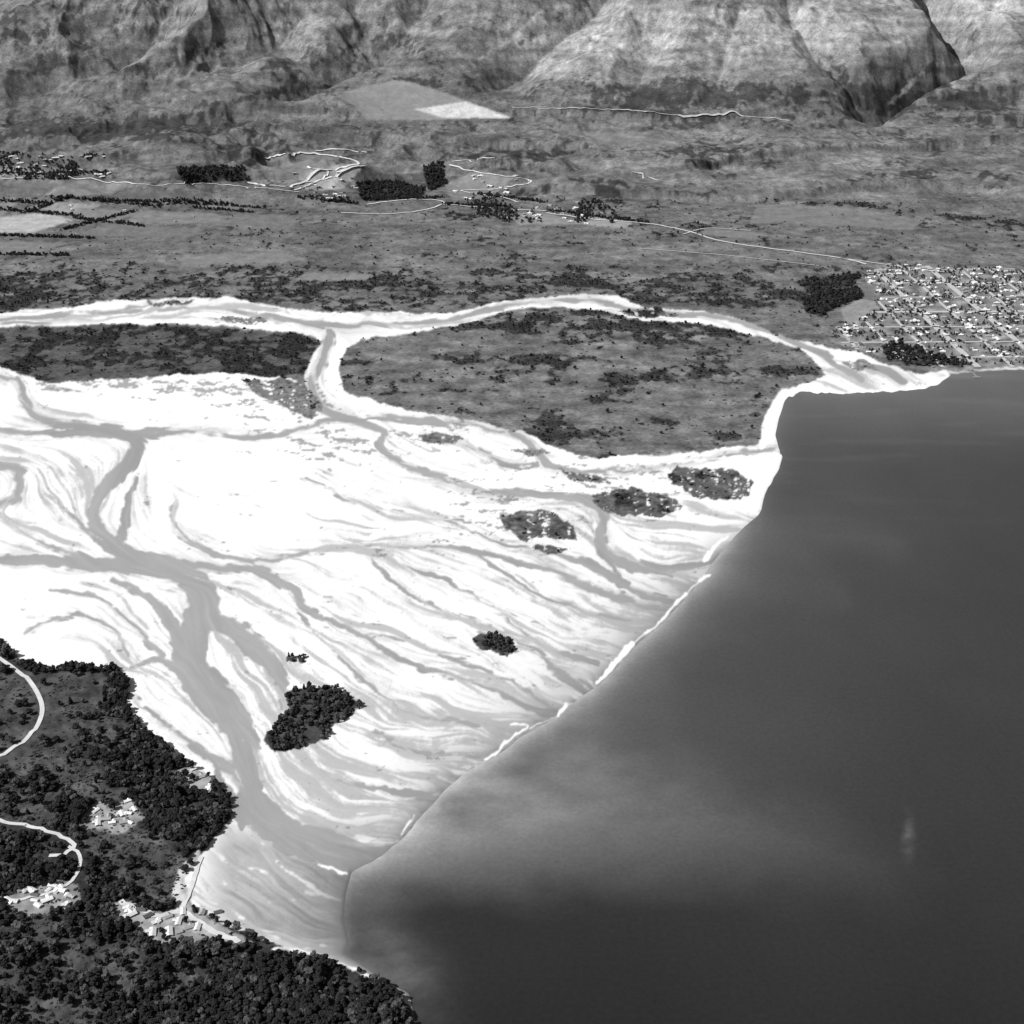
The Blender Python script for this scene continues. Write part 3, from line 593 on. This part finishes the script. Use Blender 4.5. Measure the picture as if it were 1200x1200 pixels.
FAR=[[(290,215),(330,219),(355,215),(370,205),(400,198),(420,192),(405,186),(375,182),(345,180),(310,186)],[(355,215),(375,212),(400,205),(428,195)],[(370,178),(400,176),(430,180)],
 [(400,250),(450,251),(490,248),(518,240),(512,235),(470,235),(430,240)],[(526,195),(560,203),(615,210),(618,216),(580,222),(540,224),(590,232),(608,238)],[(530,190),(580,186)],[(640,250),(700,258),(755,262),(800,270),(850,284),(920,294),(985,303),(1015,310)],
 [(180,218),(240,216),(300,221),(350,226)],[(630,128),(690,128),(745,130),(800,138),(860,136),(925,142)],[(740,203),(772,212)],[(800,275),(830,268),(880,271)],[(520,240),(560,243),(640,248)],[(-60,214),(60,209),(180,218)],
 [(985,303),(1090,318),(1120,318)],[(750,292),(850,300),(960,312)],[(600,127),(640,126)],[(360,196),(385,204),(365,216),(345,224)]]
FWD=[16,16,13,11,10,7,12,6,8,9,7,10,7,8,5,7,12]
for i,p in enumerate(FAR): road('gravel_road',p,FWD[i],gravel,3.0,5)
def tstreet(x0,y0,x1,y1,w=9):
    P=dense(np.array([x0,x1]),np.array([y0,y1]),20); u,v=project(P[:,0],P[:,1],0*P[:,0]); k=samp(mtf,u,v)>.4; P=P[k]
    if len(P)>2: ribbon('town_street',P,w,asph,.8)
NSX=[1200,1320,1440,1560,1680,1800,1925,2050,2180]; EWY=[4680,4860,5050,5250,5460,5680,5900,6120]
for i,xx in enumerate(NSX): tstreet(xx+30,4500,xx-20,6300,24 if xx in(1560,1800) else 13)
for yy in EWY: tstreet(1100,yy,2500,yy+30,12 if yy!=5250 else 22)

# ------------------------------------------------------------------ houses
wallm=[plain('painted_wall_white',.75),plain('weatherboard_wall',.5),plain('timber_wall',.3)]
roofm=[plain('iron_roof_pale',.7,.5),plain('iron_roof_grey',.36,.5),plain('iron_roof_dark',.10,.6),plain('iron_roof_white',.85,.5)]
glass=plain('window_glass',.04,.15)
def house_mesh(i,L,Wd,hw,hr,wm,rm_,wing):
    bm=bmesh.new()
    def box(x0,x1,y0,y1,z0,z1,mi):
        r=bmesh.ops.create_cube(bm,size=1)
        for vtx in r['verts']: vtx.co=Vector(((x0+x1)/2+vtx.co.x*(x1-x0),(y0+y1)/2+vtx.co.y*(y1-y0),(z0+z1)/2+vtx.co.z*(z1-z0)))
        for f in {f for vtx in r['verts'] for f in vtx.link_faces}: f.material_index=mi
    def gable(cx,cy,l,w,rot):
        def tp(x,y,z): return Vector((cx+(x if not rot else -y),cy+(y if not rot else x),z))
        a=l/2;b_=w/2
        lo=[bm.verts.new(tp(*p,0)) for p in((-a,-b_),(a,-b_),(a,b_),(-a,b_))]; hi=[bm.verts.new(tp(*p,hw)) for p in((-a,-b_),(a,-b_),(a,b_),(-a,b_))]
        g1=bm.verts.new(tp(-a,0,hw+hr)); g2=bm.verts.new(tp(a,0,hw+hr))
        for k in range(4): bm.faces.new((lo[k],lo[(k+1)%4],hi[(k+1)%4],hi[k])).material_index=0
        bm.faces.new((hi[0],g1,hi[3])).material_index=0; bm.faces.new((hi[1],hi[2],g2)).material_index=0
        o=.6; e=hr/b_*o
        for sg in(-1,1):
            q=[tp(-a-o,sg*(b_+o),hw-e+.08),tp(a+o,sg*(b_+o),hw-e+.08),tp(a+o,0,hw+hr+.08),tp(-a-o,0,hw+hr+.08)]
            T_=[bm.verts.new(p+Vector((0,0,.18))) for p in q]; B_=[bm.verts.new(p) for p in q]
            bm.faces.new(T_).material_index=1; bm.faces.new(B_[::-1]).material_index=1
            for k in range(4): bm.faces.new((T_[k],B_[k],B_[(k+1)%4],T_[(k+1)%4])).material_index=1
    gable(0,0,L,Wd,False)
    if wing: gable(L*.22,Wd*.55,Wd*1.1,Wd*.7,True)
    for k in range(4):
        xx=-L/2+L*(k+.5)/4
        box(xx-.7,xx+.7,-Wd/2-.06,-Wd/2+.02,1,2.2,2) if k!=1 else box(xx-.5,xx+.5,-Wd/2-.08,-Wd/2+.02,.05,2.1,2)
    box(-L/2-.06,-L/2+.02,-.9,.9,1,2.2,2); box(L/2-.02,L/2+.06,-.9,.9,1,2.2,2)
    box(-L*.3,-L*.3+.9,.6,1.5,hw+hr*.4,hw+hr+.9,0)
    me=bpy.data.meshes.new('house_mesh_%d'%i); bm.to_mesh(me); bm.free()
    for q in(wm,rm_,glass): me.materials.append(q)
    return me
HM=[house_mesh(i,L,W2,3,h2,wallm[i%3],roofm[r],wg) for i,(L,W2,h2,r,wg) in enumerate([(16,9,1.8,0,0),(18,10,2.0,1,1),(14,9,1.8,1,0),(20,10,2.0,3,1),(15,8,1.6,2,0),(22,11,2.0,0,1),(13,8,1.7,3,0),(17,9,1.8,3,1)])]
HZ=[]
def house(x,y,rot,s=1.0,nm='house',mi=None): HZ.append((x,y,rot,s,nm,mi))
for i in range(len(NSX)-1):
    for j in range(len(EWY)-1):
        x0,x1=NSX[i]+22,NSX[i+1]-18; y0,y1=EWY[j]+26,EWY[j+1]-14
        dn_=random.uniform(.15,.55)
        for px in np.arange(x0,x1+1,27):
            for py in (y0,y0+(y1-y0)*.36,y0+(y1-y0)*.68,y1):
                if random.random()<dn_: continue
                qx=px+random.uniform(-6,6); qy=py+random.uniform(-14,14)
                u,v=project(qx,qy,0.)
                if u>1300 or samp(mtf,np.array([u]),np.array([v]))[0]<.5: continue
                house(qx,qy,random.choice([0,0,math.pi/2,math.pi/2,.6])+random.uniform(-.08,.08),random.choice([.7,.9,1,1.1,1.2,1.6]))
def cluster(u0,u1,v0,v1,n,s=1.0,nm='house'):
    U=[random.uniform(u0,u1) for _ in range(n)]; V=[random.uniform(v0,v1) for _ in range(n)]
    X,Y=march(U,V,lambda a,b:hfn(a,b)+3)
    for a,b_ in zip(X,Y): house(float(a),float(b_),random.uniform(0,3.1),s*random.uniform(.8,1.2),nm)
cluster(0,130,180,208,34,1.4,'farmhouse'); cluster(590,690,238,262,30,1.4,'farmhouse'); cluster(340,420,205,236,22,1.4,'farmhouse'); cluster(530,610,205,236,18,1.4,'farmhouse'); cluster(60,260,230,262,8,1.2,'farmhouse')
cluster(145,262,1066,1102,19,.85,'lakeside_house'); cluster(10,86,1038,1064,16,.85,'lakeside_house'); cluster(100,164,944,970,13,.8,'cottage'); cluster(212,250,900,926,5,.75,'cottage')
hx=np.array([h[0] for h in HZ]);hy=np.array([h[1] for h in HZ]);hh_=cover_height(hx,hy)
for (x_,y_,rot,s,nm,mi),z_ in zip(HZ,hh_):
    ob=bpy.data.objects.new(nm,random.choice(HM)); ob.location=(x_,y_,float(z_)-.2); ob.rotation_euler=(0,0,rot); ob.scale=(s,s,s); bpy.context.scene.collection.objects.link(ob)
print('houses',len(HZ),time.time()-T0)
bm=bmesh.new()
def bx_(x0,x1,y0,y1,z0,z1):
    r=bmesh.ops.create_cube(bm,size=1)
    for q in r['verts']: q.co=Vector(((x0+x1)/2+q.co.x*(x1-x0),(y0+y1)/2+q.co.y*(y1-y0),(z0+z1)/2+q.co.z*(z1-z0)))
bx_(-3,3,-70,12,1.6,2.1); bx_(-12,12,-82,-70.01,1.6,2.1)
for k in range(9):
    for sx in(-2.7,2.7): bx_(sx-.2,sx+.2,-68+k*9,-67.6+k*9,-3,1.59)
for sx in(-11,-4,4,11): bx_(sx-.25,sx+.25,-81,-80.5,-3,1.59)
me=bpy.data.meshes.new('wharf'); bm.to_mesh(me); bm.free(); me.materials.append(plain('wharf_timber',.25,.9,.2,.5)); ob=bpy.data.objects.new('wharf',me); wx_,wy_=flat(1137,434); ob.location=(wx_,wy_,0); bpy.context.scene.collection.objects.link(ob)

# ------------------------------------------------------------------ light, sky, camera
D=Vector((-.95,-.22,0)).normalized(); el=math.radians(44); D=Vector((D.x*math.cos(el),D.y*math.cos(el),math.sin(el)))
sun=bpy.data.lights.new('sun','SUN'); sun.energy=4.9; sun.angle=math.radians(.5); so=bpy.data.objects.new('sun',sun); so.rotation_euler=D.to_track_quat('Z','Y').to_euler(); bpy.context.scene.collection.objects.link(so)
w=bpy.data.worlds.new('World'); bpy.context.scene.world=w; w.use_nodes=True; nt=w.node_tree; bg=nt.nodes['Background']
sk=nt.nodes.new('ShaderNodeTexSky'); sk.sky_type='NISHITA'; sk.sun_disc=False; sk.sun_elevation=el; sk.sun_rotation=math.atan2(D.x,D.y)
bw=nt.nodes.new('ShaderNodeRGBToBW'); nt.links.new(sk.outputs[0],bw.inputs[0]); nt.links.new(bw.outputs[0],bg.inputs['Color']); bg.inputs['Strength'].default_value=.07
cd=bpy.data.cameras.new('camera'); cd.sensor_width=36; cd.sensor_height=36; cd.lens=18/(600/F); cd.clip_start=10; cd.clip_end=120000
co=bpy.data.objects.new('camera',cd); co.location=(0,0,CH); co.rotation_euler=(math.radians(66),0,0); bpy.context.scene.collection.objects.link(co); bpy.context.scene.camera=co
sc_=bpy.context.scene; sc_.view_settings.view_transform='Standard'; sc_.view_settings.look='None'; sc_.view_settings.exposure=0
print('done',time.time()-T0)
